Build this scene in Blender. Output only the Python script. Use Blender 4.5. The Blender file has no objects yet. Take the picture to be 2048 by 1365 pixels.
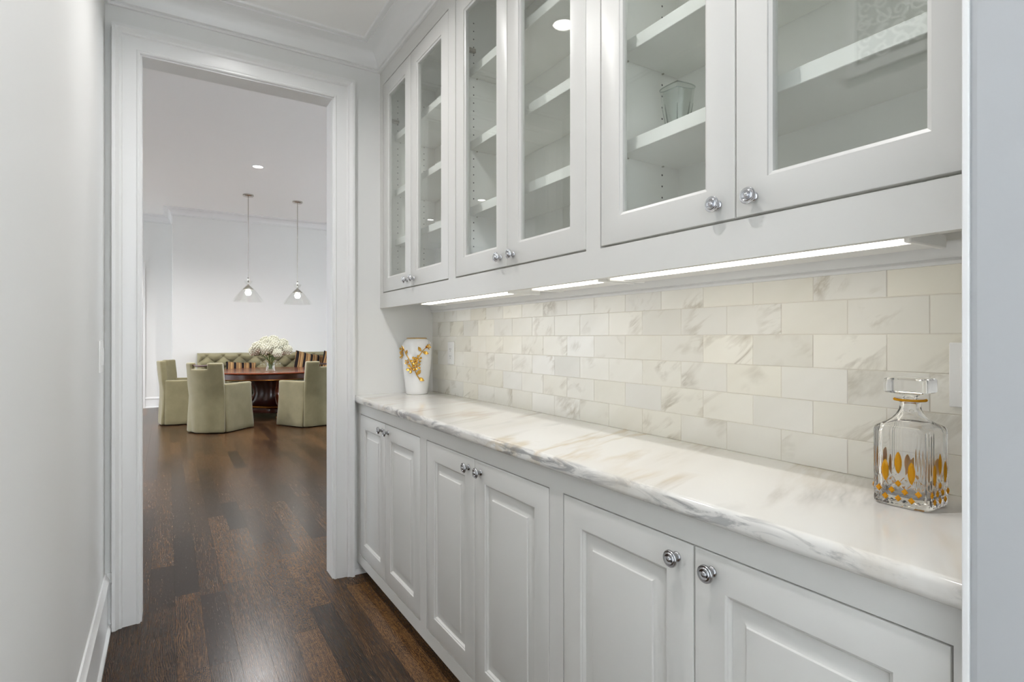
import bpy, bmesh, math, random
from mathutils import Vector, Matrix, noise
random.seed(7)
SC = bpy.context.scene
COL = SC.collection
PI = math.pi
H = 1.226                                   # eye height

# ------------------------------------------------------------------ camera
cam = bpy.data.cameras.new('camera'); camo = bpy.data.objects.new('camera', cam); COL.objects.link(camo)
camo.location = (0, 0, H); camo.rotation_euler = (math.radians(90), 0, math.radians(-31.9))
cam.sensor_width = 36; cam.lens = 1110 / 2048 * 36; cam.shift_y = -6.5 / 2048
cam.clip_start = 0.02; cam.clip_end = 100
SC.camera = camo
# ------------------------------------------------------------------ world: soft daylight through the open ends of the rooms
W = bpy.data.worlds.new('daylight'); SC.world = W; W.use_nodes = True
W.node_tree.nodes['Background'].inputs[0].default_value = (0.84, 0.915, 1.0, 1)
W.node_tree.nodes['Background'].inputs[1].default_value = 9.5
SC.view_settings.view_transform = 'Standard'; SC.view_settings.look = 'None'
SC.view_settings.exposure = 0.28; SC.view_settings.gamma = 1.0; SC.view_settings.use_curve_mapping = False
cy = SC.cycles
cy.max_bounces = 14; cy.diffuse_bounces = 7; cy.glossy_bounces = 5; cy.transmission_bounces = 12; cy.transparent_max_bounces = 24
cy.caustics_reflective = False; cy.caustics_refractive = True; cy.sample_clamp_indirect = 6.0
cy.use_denoising = True
P_HALL = 6.6       # watts of one hall downlight
P_DINING = 60.0     # watts of one dining room downlight
E_STRIP = 6.0       # emission of the under cabinet strips
def lamp(name, loc, power, size, color=(1, .985, .98), spread=150):
    l = bpy.data.lights.new(name, 'AREA'); l.shape = 'DISK'; l.size = size; l.energy = power; l.color = color
    l.spread = math.radians(spread)
    o = bpy.data.objects.new(name, l); COL.objects.link(o); o.location = loc
    return o
HALL_LIGHTS = [(.33, 2.14), (.33, .85)]
DINING_LIGHTS = [(.97, 7.57), (-2.2, 7.57), (-2.1, 9.32)]
ZC, ZD = 2.74, 3.37                         # hall and dining room ceilings
for x, y in HALL_LIGHTS: lamp('hall_lamp', (x, y, ZC - .012), P_HALL, .045)
for x, y in DINING_LIGHTS: lamp('dining_lamp', (x, y, ZD - .012), P_DINING, .11)

# ------------------------------------------------------------------ materials
def srgb(r, g, b):
    f = lambda c: (c / 255 / 12.92) if c / 255 <= .04045 else ((c / 255 + .055) / 1.055) ** 2.4
    return (f(r), f(g), f(b), 1)
class NT:
    def __init__(s, name):
        s.m = bpy.data.materials.new(name); s.m.use_nodes = True; s.t = s.m.node_tree
        s.t.nodes.clear(); s.out = s.t.nodes.new('ShaderNodeOutputMaterial')
    def n(s, kind, **kw):
        nd = s.t.nodes.new('ShaderNode' + kind)
        for k, v in kw.items():
            if k[0] == 'i' and k[1:].isdigit(): s.put(nd.inputs[int(k[1:])], v)
            elif hasattr(nd, k) and k not in nd.inputs: setattr(nd, k, v)
            else: s.put(nd.inputs[k.replace('_', ' ')], v)
        return nd
    def put(s, sock, v):
        if isinstance(v, bpy.types.NodeSocket): s.t.links.new(v, sock)
        elif isinstance(v, bpy.types.Node): s.t.links.new(v.outputs[0], sock)
        else: sock.default_value = v
    def math(s, op, a, b=0.0, clamp=False):
        nd = s.t.nodes.new('ShaderNodeMath'); nd.operation = op; nd.use_clamp = clamp
        s.put(nd.inputs[0], a); s.put(nd.inputs[1], b); return nd.outputs[0]
    def mix(s, f, a, b):
        nd = s.t.nodes.new('ShaderNodeMix'); nd.data_type = 'RGBA'
        s.put(nd.inputs[0], f); s.put(nd.inputs[6], a); s.put(nd.inputs[7], b); return nd.outputs[2]
    def ramp(s, f, stops):
        nd = s.t.nodes.new('ShaderNodeValToRGB'); cr = nd.color_ramp
        while len(cr.elements) < len(stops): cr.elements.new(.5)
        for e, (p, c) in zip(cr.elements, stops): e.position = p; e.color = c if len(c) == 4 else (*c, 1)
        s.put(nd.inputs[0], f); return nd.outputs[0]
    def noise(s, vec, scale, detail=2.0, rough=.5, dist=0.0):
        nd = s.t.nodes.new('ShaderNodeTexNoise'); s.put(nd.inputs['Vector'], vec)
        nd.inputs['Scale'].default_value = scale; nd.inputs['Detail'].default_value = detail
        nd.inputs['Roughness'].default_value = rough; nd.inputs['Distortion'].default_value = dist
        return nd.outputs['Fac']
    def mapv(s, vec, scale=(1, 1, 1), rot=(0, 0, 0), loc=(0, 0, 0)):
        nd = s.t.nodes.new('ShaderNodeMapping'); s.put(nd.inputs[0], vec)
        nd.inputs['Scale'].default_value = scale; nd.inputs['Rotation'].default_value = rot; nd.inputs['Location'].default_value = loc
        return nd.outputs[0]
    def obj(s): return s.n('TexCoord').outputs['Object']
    def bsdf(s, **kw):
        b = s.n('BsdfPrincipled', **kw); s.put(s.out.inputs[0], b); return b
    def bump(s, h, strength, dist=.002):
        b = s.n('Bump', Height=h); b.inputs['Strength'].default_value = strength; b.inputs['Distance'].default_value = dist
        return b.outputs[0]
def paint(name, col, rough=.45, spec=.4, grain=.03, sc=60):
    t = NT(name); v = t.obj(); nz = t.noise(v, sc, 3)
    b = t.bsdf(Base_Color=col, Roughness=rough, Specular_IOR_Level=spec)
    if grain: t.put(b.inputs['Normal'], t.bump(nz, grain, .002))
    return t.m
M = {}
M['wall'] = paint('wall_paint', srgb(226, 226, 224), .55, .3, .05)
M['ceil'] = paint('ceiling_paint', srgb(246, 245, 243), .6, .3, .05)
M['wall_near'] = paint('wall_paint_shaded', srgb(182, 184, 186), .55, .3, .05)  # wall paint with the near wall's shade mixed into its colour
M['trim'] = paint('trim_paint', srgb(230, 230, 229), .28, .5, .0)
M['cab'] = paint('cabinet_paint', srgb(212, 211, 207), .36, .45, .015, 120)
M['cabin'] = paint('cabinet_interior', srgb(240, 239, 235), .5, .4, .0)
M['plate'] = paint('switch_plastic', srgb(240, 240, 238), .3, .5, .0)
M['dark'] = paint('dark_recess', srgb(38, 36, 34), .7, .2, .0)
M['grout'] = paint('grout', srgb(224, 219, 208), .8, .2, .0)
M['porcelain'] = paint('porcelain', srgb(240, 240, 240), .12, .6, .0)
def metal(name, col, rough):
    t = NT(name); v = t.obj(); nz = t.noise(v, 90, 2)
    r = t.math('ADD', t.math('MULTIPLY', nz, .08), rough - .04)
    t.bsdf(Base_Color=col, Metallic=1.0, Roughness=r); return t.m
M['chrome'] = metal('chrome', srgb(205, 206, 210), .13)
M['pewter'] = metal('pewter', srgb(176, 176, 178), .22)
M['nickel'] = metal('nickel', srgb(190, 186, 178), .25)
M['gold'] = metal('gold', srgb(224, 176, 84), .16)
M['giltwood'] = metal('gilt', srgb(190, 130, 56), .35)
def thin_glass(name, tint=(.97, .985, .975, 1)):
    t = NT(name)
    tr = t.n('BsdfTransparent', Color=tint); gl = t.n('BsdfGlossy', Color=(1, 1, 1, 1), Roughness=.0)
    g = t.n('NewGeometry'); dt = t.n('VectorMath', operation='DOT_PRODUCT', i0=g.outputs['Normal'], i1=g.outputs['Incoming'])
    fr = t.math('ADD', .052, t.math('MULTIPLY', .948, t.math('POWER', t.math('SUBTRACT', 1.0, t.math('ABSOLUTE', dt.outputs['Value']), True), 5.0)))
    mx = t.n('MixShader', i0=fr, i1=tr.outputs[0], i2=gl.outputs[0]); t.put(t.out.inputs[0], mx); return t.m
M['pane'] = thin_glass('window_glass')
M['clear'] = thin_glass('clear_glass', (.985, .99, .985, 1))
M['cut'] = thin_glass('cut_glass', (.90, .92, .905, 1)); M['cut_edge'] = thin_glass('cut_glass_edge', (.74, .77, .75, 1))
def solid_glass(name, col, ior=1.5):
    t = NT(name); t.bsdf(Base_Color=col, Roughness=.0, IOR=ior, Transmission_Weight=1.0); return t.m
M['crystal'] = solid_glass('crystal', (1, 1, 1, 1), 1.5)
t = NT('amber_stain'); df = t.n('BsdfDiffuse', Color=srgb(244, 176, 20)); tl = t.n('BsdfTranslucent', Color=srgb(250, 186, 24)); gl = t.n('BsdfGlossy', Color=srgb(255, 214, 120), Roughness=.08)
m1 = t.n('MixShader', i0=.5, i1=df.outputs[0], i2=tl.outputs[0]); m2 = t.n('MixShader', i0=.14, i1=m1.outputs[0], i2=gl.outputs[0]); t.put(t.out.inputs[0], m2); M['amber'] = t.m
def emit(name, col, s):
    t = NT(name); e = t.n('Emission', Color=col, Strength=s); t.put(t.out.inputs[0], e); return t.m
M['lens'] = emit('lamp_lens', (1, .97, .92, 1), 9)
M['strip'] = emit('strip_lens', (1, .94, .84, 1), E_STRIP)
M['bulb'] = emit('bulb_glow', (1, .95, .88, 1), 60)

def marble(name, scale, rough, tile):
    t = NT(name); v0 = t.obj(); v = v0
    if tile:
        oi = t.n('ObjectInfo'); add = t.n('VectorMath', operation='ADD', i0=v)
        cmb = t.n('CombineXYZ', X=t.math('MULTIPLY', oi.outputs['Random'], 37.0), Y=t.math('MULTIPLY', oi.outputs['Random'], 91.0), Z=t.math('MULTIPLY', oi.outputs['Random'], 53.0))
        t.put(add.inputs[1], cmb); v = add.outputs[0]
    m = t.mapv(v, (1, 1, 1), (math.radians(34), 0, 0) if tile else (0, 0, math.radians(-22)))
    m = t.mapv(m, (1, .3, 1) if tile else (.2, 1.0, 1))
    n1 = t.noise(m, scale, 5, .58, .7 if tile else .35)
    ridge = t.math('ABSOLUTE', t.math('SUBTRACT', n1, .5))
    vein = t.math('SUBTRACT', 1.0, t.math('MULTIPLY', ridge, 17.0 if tile else 17.0), True)
    mask = t.ramp(t.noise(v, scale * (.7 if tile else .6), 2), [(.52 if tile else .43, (0, 0, 0)), (.70 if tile else .62, (1, 1, 1))])
    vein = t.math('MULTIPLY', vein, mask)
    cloud = t.noise(m, scale * .5, 3, .6)
    if tile:
        base = t.ramp(cloud, [(.3, srgb(230, 227, 217)), (.7, srgb(241, 239, 232))])
        tone = t.n('HueSaturation', Color=base, Saturation=t.math('ADD', .7, t.math('MULTIPLY', t.math('FRACT', t.math('MULTIPLY', oi.outputs['Random'], 7.0)), .7)), Value=t.math('ADD', .93, t.math('MULTIPLY', oi.outputs['Random'], .10)))
        col = t.mix(t.math('MULTIPLY', vein, .75), tone, t.mix(t.noise(v, 14, 2), srgb(150, 146, 134), srgb(186, 174, 150)))
    else:
        base = t.ramp(cloud, [(.28, srgb(208, 202, 191)), (.45, srgb(221, 219, 214)), (.75, srgb(228, 228, 225))])
        warp = t.ramp(t.noise(v, 1.6, 2), [(.42, (0, 0, 0)), (.6, (1, 1, 1))])
        col = t.mix(t.math('MULTIPLY', vein, .62), base, t.mix(warp, srgb(168, 167, 166), srgb(200, 180, 146)))
        # the grey band of veins that runs along the front edge of the slab
        sx = t.n('SeparateXYZ', Vector=v)
        band = t.math('SUBTRACT', 1.15, t.math('MULTIPLY', t.math('ABSOLUTE', t.math('ADD', sx.outputs[0], t.math('MULTIPLY', t.math('SUBTRACT', t.noise(v, 4, 2), .5), .016))), 90.0), True)
        e2 = t.noise(t.mapv(v, (1.4, .42, 2.4), (math.radians(10), 0, 0)), 14, 6, .66, .9)
        patch = t.ramp(e2, [(.49, (0, 0, 0)), (.58, (1, 1, 1))])
        e3 = t.ramp(t.noise(v, 2.2, 2), [(.36, (.3, .3, .3)), (.56, (1, 1, 1))])
        col = t.mix(t.math('MULTIPLY', t.math('MULTIPLY', band, patch), t.math('MULTIPLY', e3, .66)), col, srgb(108, 109, 112))
    t.bsdf(Base_Color=col, Roughness=rough, Specular_IOR_Level=.5)
    return t.m
M['counter'] = marble('counter_marble', 4.4, .1, False)
M['tile'] = marble('tile_marble', 10.0, .32, True)

def floor_mat():
    t = NT('oak_stain'); v = t.obj(); oi = t.n('ObjectInfo'); geo = t.n('NewGeometry')
    sc = t.n('SeparateColor', i0=oi.outputs['Color'])
    rnd = t.mix(sc.outputs[1], oi.outputs['Random'], geo.outputs['Random Per Island'])
    off = t.n('CombineXYZ', X=t.math('MULTIPLY', rnd, 31.0), Y=t.math('MULTIPLY', rnd, 77.0), Z=0.0)
    vv = t.n('VectorMath', operation='ADD', i0=v, i1=off).outputs[0]
    bend = t.noise(t.mapv(vv, (7, 1.6, 1)), 1.0, 3, .55)
    gx = t.n('SeparateXYZ', Vector=vv)
    warp = t.n('CombineXYZ', X=t.math('ADD', gx.outputs[0], t.math('MULTIPLY', bend, .085)), Y=gx.outputs[1], Z=0.0)
    lines = t.n('TexWave', wave_type='BANDS', bands_direction='X', Vector=warp); lines.inputs['Scale'].default_value = 62.0
    lines.inputs['Distortion'].default_value = 2.2; lines.inputs['Detail'].default_value = 3.0; lines.inputs['Detail Scale'].default_value = 2.0; lines.inputs['Detail Roughness'].default_value = .7
    grain = t.noise(t.mapv(vv, (120, 6, 1)), 1.0, 5, .65, .4)
    fine = t.noise(t.mapv(vv, (420, 22, 1)), 1.0, 2, .6)
    fleck = t.noise(t.mapv(vv, (85, 38, 1), (0, 0, .5)), 1.0, 3, .6, 2.5)
    fleck = t.ramp(fleck, [(.50, (0, 0, 0)), (.57, (1, 1, 1))])
    patch = t.ramp(t.noise(t.mapv(vv, (9, 4, 1)), 1.0, 3), [(.45, (0, 0, 0)), (.72, (1, 1, 1))])
    tone = t.mix(sc.outputs[1], sc.outputs[0], geo.outputs['Random Per Island'])
    g = t.math('ADD', t.math('MULTIPLY', t.math('SUBTRACT', grain, .5), 1.25), t.math('MULTIPLY', t.math('SUBTRACT', lines.outputs['Fac'], .5), .34))
    g = t.math('ADD', g, t.math('MULTIPLY', t.math('SUBTRACT', fine, .5), .8))
    g = t.math('ADD', t.math('ADD', g, .12), t.math('MULTIPLY', tone, .72))
    g = t.math('SUBTRACT', g, t.math('MULTIPLY', patch, .12))
    base = t.ramp(g, [(.0, srgb(32, 23, 17)), (.3, srgb(46, 33, 24)), (.62, srgb(76, 55, 38)), (1.0, srgb(124, 90, 56))])
    col = t.mix(t.math('MULTIPLY', fleck, sc.outputs[2]), base, srgb(140, 100, 56))
    b = t.bsdf(Base_Color=col, Roughness=t.math('ADD', .19, t.math('MULTIPLY', fine, .12)), Specular_IOR_Level=.22)
    t.put(b.inputs['Normal'], t.bump(t.math('ADD', grain, fine), .10, .001))
    return t.m
M['oak'] = floor_mat()
def fabric(name, a, b_, sc=26):
    t = NT(name); v = t.obj(); nz = t.noise(v, sc * .25, 4, .6); f = t.noise(v, sc * 16, 2)
    bs = t.bsdf(Base_Color=t.mix(nz, a, b_), Roughness=.9, Specular_IOR_Level=.15, Sheen_Weight=.35, Sheen_Roughness=.5)
    t.put(bs.inputs['Normal'], t.bump(f, .25, .002)); return t.m
M['green'] = fabric('sage_velvet', srgb(116, 109, 80), srgb(144, 137, 107))
M['bench'] = fabric('olive_upholstery', srgb(132, 126, 96), srgb(150, 144, 114))
def wood(name, a, b_, rough=.22):
    t = NT(name); v = t.obj(); g = t.noise(t.mapv(v, (6, 40, 40)), 1.0, 4, .6, .8)
    t.bsdf(Base_Color=t.mix(g, a, b_), Roughness=rough, Specular_IOR_Level=.5, Coat_Weight=.35, Coat_Roughness=.08); return t.m
M['mahogany'] = wood('mahogany', srgb(74, 26, 14), srgb(142, 66, 32))
M['mahogany_dark'] = wood('mahogany_dark', srgb(38, 14, 10), srgb(78, 30, 16), .3)
def stripes():
    t = NT('striped_fabric'); v = t.n('SeparateXYZ', Vector=t.obj())
    m = t.math('FRACT', t.math('MULTIPLY', v.outputs[0], 8.5))
    r = t.ramp(m, [(0, srgb(30, 22, 24)), (.34, srgb(158, 124, 82)), (.5, srgb(78, 42, 32)), (.58, srgb(166, 134, 92)), (.86, srgb(112, 76, 48)), (.92, srgb(162, 130, 88))])
    r.node.color_ramp.interpolation = 'CONSTANT'
    t.bsdf(Base_Color=r, Roughness=.8, Specular_IOR_Level=.2); return t.m
M['stripe'] = stripes()
M['petal'] = fabric('petal_white', srgb(196, 194, 172), srgb(222, 221, 210), 60)
M['leaf'] = fabric('leaf_green', srgb(52, 80, 40), srgb(88, 118, 60), 60)
M['stem'] = fabric('stem_green', srgb(86, 116, 60), srgb(120, 146, 84), 60)
M['slate'] = paint('slate_backing', srgb(66, 68, 66), .6, .3, .0)

# ------------------------------------------------------------------ mesh helpers
class MB:
    def __init__(s): s.v = []; s.f = []
    def add(s, vs, fs):
        k = len(s.v); s.v += [tuple(p) for p in vs]; s.f += [tuple(i + k for i in f) for f in fs]; return s
    def box(s, x0, x1, y0, y1, z0, z1, b=0.0, seg=1):
        if b <= 0:
            return s.add([(x, y, z) for x in (x0, x1) for y in (y0, y1) for z in (z0, z1)],
                         [(0, 1, 3, 2), (4, 6, 7, 5), (0, 4, 5, 1), (2, 3, 7, 6), (0, 2, 6, 4), (1, 5, 7, 3)])
        bm = bmesh.new(); bmesh.ops.create_cube(bm, size=1)
        for q in bm.verts: q.co = Vector(((x0 + x1) / 2 + q.co.x * (x1 - x0), (y0 + y1) / 2 + q.co.y * (y1 - y0), (z0 + z1) / 2 + q.co.z * (z1 - z0)))
        bmesh.ops.bevel(bm, geom=bm.edges[:], offset=b, segments=seg, profile=.5, affect='EDGES')
        return s.bm(bm)
    def bm(s, bm):
        bm.verts.index_update(); s.add([q.co[:] for q in bm.verts], [[q.index for q in f.verts] for f in bm.faces]); bm.free(); return s
    def lathe(s, prof, n=24, c=(0, 0, 0), axis='z', closed=False):
        def pt(r, h, a):
            x, y = r * math.cos(a), r * math.sin(a)
            return {'z': (c[0] + x, c[1] + y, c[2] + h), 'x': (c[0] + h, c[1] + x, c[2] + y), 'y': (c[0] + y, c[1] + h, c[2] + x)}[axis]
        vs = [pt(r, h, 2 * PI * k / n) for r, h in prof for k in range(n)]; m = len(prof); fs = []
        for i in range(m if closed else m - 1):
            j = (i + 1) % m
            for k in range(n): fs.append((i * n + k, i * n + (k + 1) % n, j * n + (k + 1) % n, j * n + k))
        if not closed:
            if prof[0][0] > 1e-5: fs.append(tuple(range(n))[::-1])
            if prof[-1][0] > 1e-5: fs.append(tuple((m - 1) * n + k for k in range(n)))
        return s.add(vs, fs)
    def tube(s, pts, r, n=8, cap=True):
        pts = [Vector(p) for p in pts]; rs = r if isinstance(r, (list, tuple)) else [r] * len(pts); vs = []; fs = []
        up = Vector((0, 0, 1)); pu = None
        for i, p in enumerate(pts):
            d = (pts[min(i + 1, len(pts) - 1)] - pts[max(i - 1, 0)]).normalized()
            if pu is None: pu = up.cross(d) if abs(d.z) < .95 else Vector((1, 0, 0)).cross(d)
            u = (pu - d * pu.dot(d)).normalized(); pu = u; w = d.cross(u)
            vs += [p + (u * math.cos(2 * PI * k / n) + w * math.sin(2 * PI * k / n)) * rs[i] for k in range(n)]
        for i in range(len(pts) - 1):
            for k in range(n): fs.append((i * n + k, i * n + (k + 1) % n, (i + 1) * n + (k + 1) % n, (i + 1) * n + k))
        if cap: fs += [tuple(range(n))[::-1], tuple((len(pts) - 1) * n + k for k in range(n))]
        return s.add(vs, fs)
    def sweep(s, path, prof, closed=False):
        """profile (inset, z) carried along a level path; inset is to the right of travel, corners mitred"""
        P = [Vector(p) for p in path]; n = len(P); rows = []
        for i in range(n):
            a = (P[i] - P[i - 1]) if (i > 0 or closed) else None
            b = (P[(i + 1) % n] - P[i]) if (i < n - 1 or closed) else None
            a = (a or b).normalized(); b = (b or a).normalized()
            na, nb = Vector((a.y, -a.x)), Vector((b.y, -b.x)); m = (na + nb).normalized(); m = m / max(m.dot(na), .2)
            rows.append([(P[i].x + m.x * d, P[i].y + m.y * d, z) for d, z in prof])
        k = len(prof); vs = [p for r in rows for p in r]; fs = []
        for i in range(n if closed else n - 1):
            j = (i + 1) % n
            for q in range(k): fs.append((i * k + q, j * k + q, j * k + (q + 1) % k, i * k + (q + 1) % k))
        if not closed: fs += [tuple(range(k)), tuple((n - 1) * k + q for q in range(k))[::-1]]
        return s.add(vs, fs)
    def slab(s, us, vs_, ex, pos):
        """a sheet with thickness over a grid of cells; ex(i, j) says which cells are solid, pos(u, v, side) places a corner"""
        idx = {}; V = []; F = []
        def g(i, j, d):
            if (i, j, d) not in idx: idx[(i, j, d)] = len(V); V.append(tuple(pos(us[i], vs_[j], d)))
            return idx[(i, j, d)]
        E = lambda i, j: 0 <= i < len(us) - 1 and 0 <= j < len(vs_) - 1 and ex(i, j)
        for i in range(len(us) - 1):
            for j in range(len(vs_) - 1):
                if not E(i, j): continue
                F.append((g(i, j, 0), g(i + 1, j, 0), g(i + 1, j + 1, 0), g(i, j + 1, 0)))
                F.append((g(i, j, 1), g(i, j + 1, 1), g(i + 1, j + 1, 1), g(i + 1, j, 1)))
                for (di, dj), (a, b) in (((-1, 0), ((i, j + 1), (i, j))), ((1, 0), ((i + 1, j), (i + 1, j + 1))), ((0, -1), ((i, j), (i + 1, j))), ((0, 1), ((i + 1, j + 1), (i, j + 1)))):
                    if not E(i + di, j + dj): F.append((g(*b, 0), g(*a, 0), g(*a, 1), g(*b, 1)))
        return s.add(V, F)
    def rings(s, loops, cap0=True, cap1=True):
        k = len(loops[0]); n = len(loops); fs = []
        for i in range(n - 1):
            for q in range(k): fs.append((i * k + q, i * k + (q + 1) % k, (i + 1) * k + (q + 1) % k, (i + 1) * k + q))
        if cap0: fs.append(tuple(range(k))[::-1])
        if cap1: fs.append(tuple((n - 1) * k + q for q in range(k)))
        return s.add([p for l in loops for p in l], fs)
ORG = {}
def link(o, parent=None):
    COL.objects.link(o)
    if parent is not None: o.parent = parent
    return o
def mesh(name, mb, mat, smooth=None, org=(0, 0, 0), fix=True):
    me = bpy.data.meshes.new(name); me.from_pydata([(a - org[0], b - org[1], c - org[2]) for a, b, c in mb.v], [], mb.f)
    if fix:
        bm = bmesh.new(); bm.from_mesh(me); bmesh.ops.remove_doubles(bm, verts=bm.verts, dist=1e-6)
        bmesh.ops.recalc_face_normals(bm, faces=bm.faces); bm.to_mesh(me); bm.free()
    me.materials.append(M[mat])
    if smooth is not None:
        for p in me.polygons: p.use_smooth = True
        me.set_sharp_from_angle(angle=math.radians(smooth))
    return me
def tag(o, label=None, cat=None, group=None, kind=None):
    if label: o['label'] = label
    if cat: o['category'] = cat
    if group: o['group'] = group
    if kind: o['kind'] = kind
    return o
def thing(name, loc, label, cat, group=None, rz=0):
    o = bpy.data.objects.new(name, None); link(o); o.location = loc; o.rotation_euler = (0, 0, rz); o.empty_display_size = .05
    ORG[o.name] = Vector(loc); return tag(o, label, cat, group)
def single(name, mb, mat, org, label, cat, group=None, smooth=None, kind=None):
    o = bpy.data.objects.new(name, mesh(name, mb, mat, smooth, org)); link(o); o.location = org; ORG[o.name] = Vector(org)
    return tag(o, label, cat, group, kind)
def soften(mb, off, ang=50, seg=2):
    bm = bmesh.new(); vs = [bm.verts.new(p) for p in mb.v]
    for f in mb.f:
        try: bm.faces.new([vs[i] for i in f])
        except ValueError: pass
    bmesh.ops.remove_doubles(bm, verts=bm.verts, dist=1e-6); bmesh.ops.recalc_face_normals(bm, faces=bm.faces)
    ed = [e for e in bm.edges if len(e.link_faces) == 2 and e.calc_face_angle(0) > math.radians(ang)]
    bmesh.ops.bevel(bm, geom=ed, offset=off, segments=seg, profile=.5, affect='EDGES', clamp_overlap=True)
    return MB().bm(bm)
def part(name, mb, mat, parent, smooth=None, local=False, label=None, kind=None):
    """a child mesh; world coordinates unless local"""
    org = (0, 0, 0) if local else ORG[parent.name]
    o = bpy.data.objects.new(name, mesh(name, mb, mat, smooth, org)); link(o, parent); ORG[o.name] = Vector(org)
    return tag(o, label, kind=kind)
def structure(name, mb, mat, smooth=None, org=(0, 0, 0), label=None):
    o = bpy.data.objects.new(name, mesh(name, mb, mat, smooth, org)); link(o); o.location = org; ORG[o.name] = Vector(org)
    return tag(o, label, kind='structure')
def dup(root, loc, rz=0, label=None, group=None):
    r = root.copy(); COL.objects.link(r); r.location = loc; r.rotation_euler = (0, 0, rz)
    if label: r['label'] = label
    if group: r['group'] = group
    for ch in list(root.children):
        c = ch.copy(); COL.objects.link(c); c.parent = r
        for g in list(ch.children):
            d = g.copy(); COL.objects.link(d); d.parent = c
    return r

# ------------------------------------------------------------------ key planes of the hall
XL, YE, XF, XU, XB, XN, YN = -.22, 2.88, .843, .965, 1.266, .80, .276
TW = .115                                   # thickness of the end wall
ZK = .927                                   # top of the counter
BAYS = [(2.832, 2.445, 2.035), (1.972, 1.583, 1.170), (1.113, .706, .300)]
EDGES = [2.88, 2.0035, 1.1415, .276]

# ------------------------------------------------------------------ structure: walls, ceilings, floor
b = MB().box(XL - .1, XL, -2.6, YE, 0, ZC + .05); wall_left = structure('wall_left', b, 'wall')
XO0, XO1, ZO = -.096, .722, 2.448           # the cased opening
b = MB().slab([-6, XO0, XO1, 5.2], [0, ZO, ZD + .05], lambda i, j: not (i == 1 and j == 0), lambda u, v, s: (u, YE + s * TW, v))
structure('wall_end', b, 'wall')
b = MB().box(XB + .0016, XB + .11, YN - .1, YE, 0, ZC + .05); wall_right = structure('wall_right', b, 'grout')
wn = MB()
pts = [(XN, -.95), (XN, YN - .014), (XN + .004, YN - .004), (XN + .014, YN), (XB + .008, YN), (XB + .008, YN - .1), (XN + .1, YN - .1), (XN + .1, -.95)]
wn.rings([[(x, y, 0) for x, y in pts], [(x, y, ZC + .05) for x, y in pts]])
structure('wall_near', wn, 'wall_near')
structure('corner_highlight', MB().box(XN - .0012, XN + .016, .2695, YN + .0006, 0, ZC, .001), 'trim')  # added white strip, paints the light caught by the rounded corner
b = MB().box(XL - .1, XN + .1, -2.7, -2.6, 0, ZC + .05); structure('wall_back_blocker', b, 'wall')  # unseen wall, added to keep direct daylight off the near wall
b = MB().box(XL - .1, 3.2, -2.6, YE, ZC, ZC + .1); structure('ceiling', b, 'ceil')
# dining room shell
YF, YR, XC = 10.72, 11.57, .083
b = MB().box(XC, 5.3, YF, YF + 1.0, 0, ZD + .05); structure('wall_far', b, 'wall')
b = MB().box(-6, XC, YR, YR + .12, 0, ZD + .05); structure('wall_recess', b, 'wall')
b = MB().box(-6, 5.3, YE + TW, YR + .1, ZD, ZD + .1); structure('ceiling_dining', b, 'ceil')
b = MB().slab([YE + TW, 4.2, 5.4, 7.6, 8.8, 9.6, 10.4, YF], [0, .8, 2.5, ZD + .05], lambda i, j: not (j == 1 and i in (1, 3)), lambda u, v, s: (5.2 + s * .14, u, v))
structure('wall_dining_right', b, 'wall')
b = MB().slab([YE + TW, 5.0, 6.2, 9.3, 11.1, YR], [0, .4, 2.6, ZD + .05], lambda i, j: not (j == 1 and i in (1, 3)), lambda u, v, s: (-5.86 - s * .14, u, v))
structure('wall_dining_left', b, 'wall')

# floor: every plank that can be told apart is an object, the rest one joined part
b = MB().box(-6, 5.3, -2.6, YR + .1, -.06, -.0155); floor = structure('floor', b, 'oak'); floor.color = (.3, 0, 0, 1)
PW, X0P = .1025, .034
def plank_mesh(name, w, l):
    mb = MB(); g = .00008; h = .0003
    x, y = w / 2 - g, l / 2 - g
    lo = [(-x, -y, -.015), (x, -y, -.015), (x, y, -.015), (-x, y, -.015)]
    md = [(-x, -y, -h), (x, -y, -h), (x, y, -h), (-x, y, -h)]
    tp = [(-x + h, -y + h, 0), (x - h, -y + h, 0), (x - h, y - h, 0), (-x + h, y - h, 0)]
    return mb.rings([lo, md, tp], False, True)
special = [(.085, 3.07, 3.96, .14, 0), (.19, 2.35, 3.02, .1, .05), (.39, 3.95, 4.62, .12, 0), (.60, 2.62, 3.35, .62, .5), (.50, 1.62, 2.42, .72, .45),
           (.803, 1.9, 2.75, .82, .55), (.803, .9, 1.9, .85, .5), (.085, 2.36, 3.07, .62, .1), (.085, 1.5, 2.36, .45, .3), (-.017, 3.5, 4.4, .52, .2), (.29, 3.1, 4.3, .66, .25), (.29, 1.9, 3.1, .55, .0),
           (.19, 3.02, 3.9, .5, .0), (.70, 2.1, 3.0, .6, .1), (.39, 2.7, 3.95, .62, .1), (.39, 1.6, 2.7, .58, 0)]
stuff = MB(); n_pl = 0
def in_view(x0, x1, y0, y1):
    if y0 < 3.0: return x1 > -.24 and x0 < .92 and y1 > 1.35
    return x1 > -.02 * y1 - .02 and x0 < .252 * y1
k0 = int((-5.8 - X0P) / PW)
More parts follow.
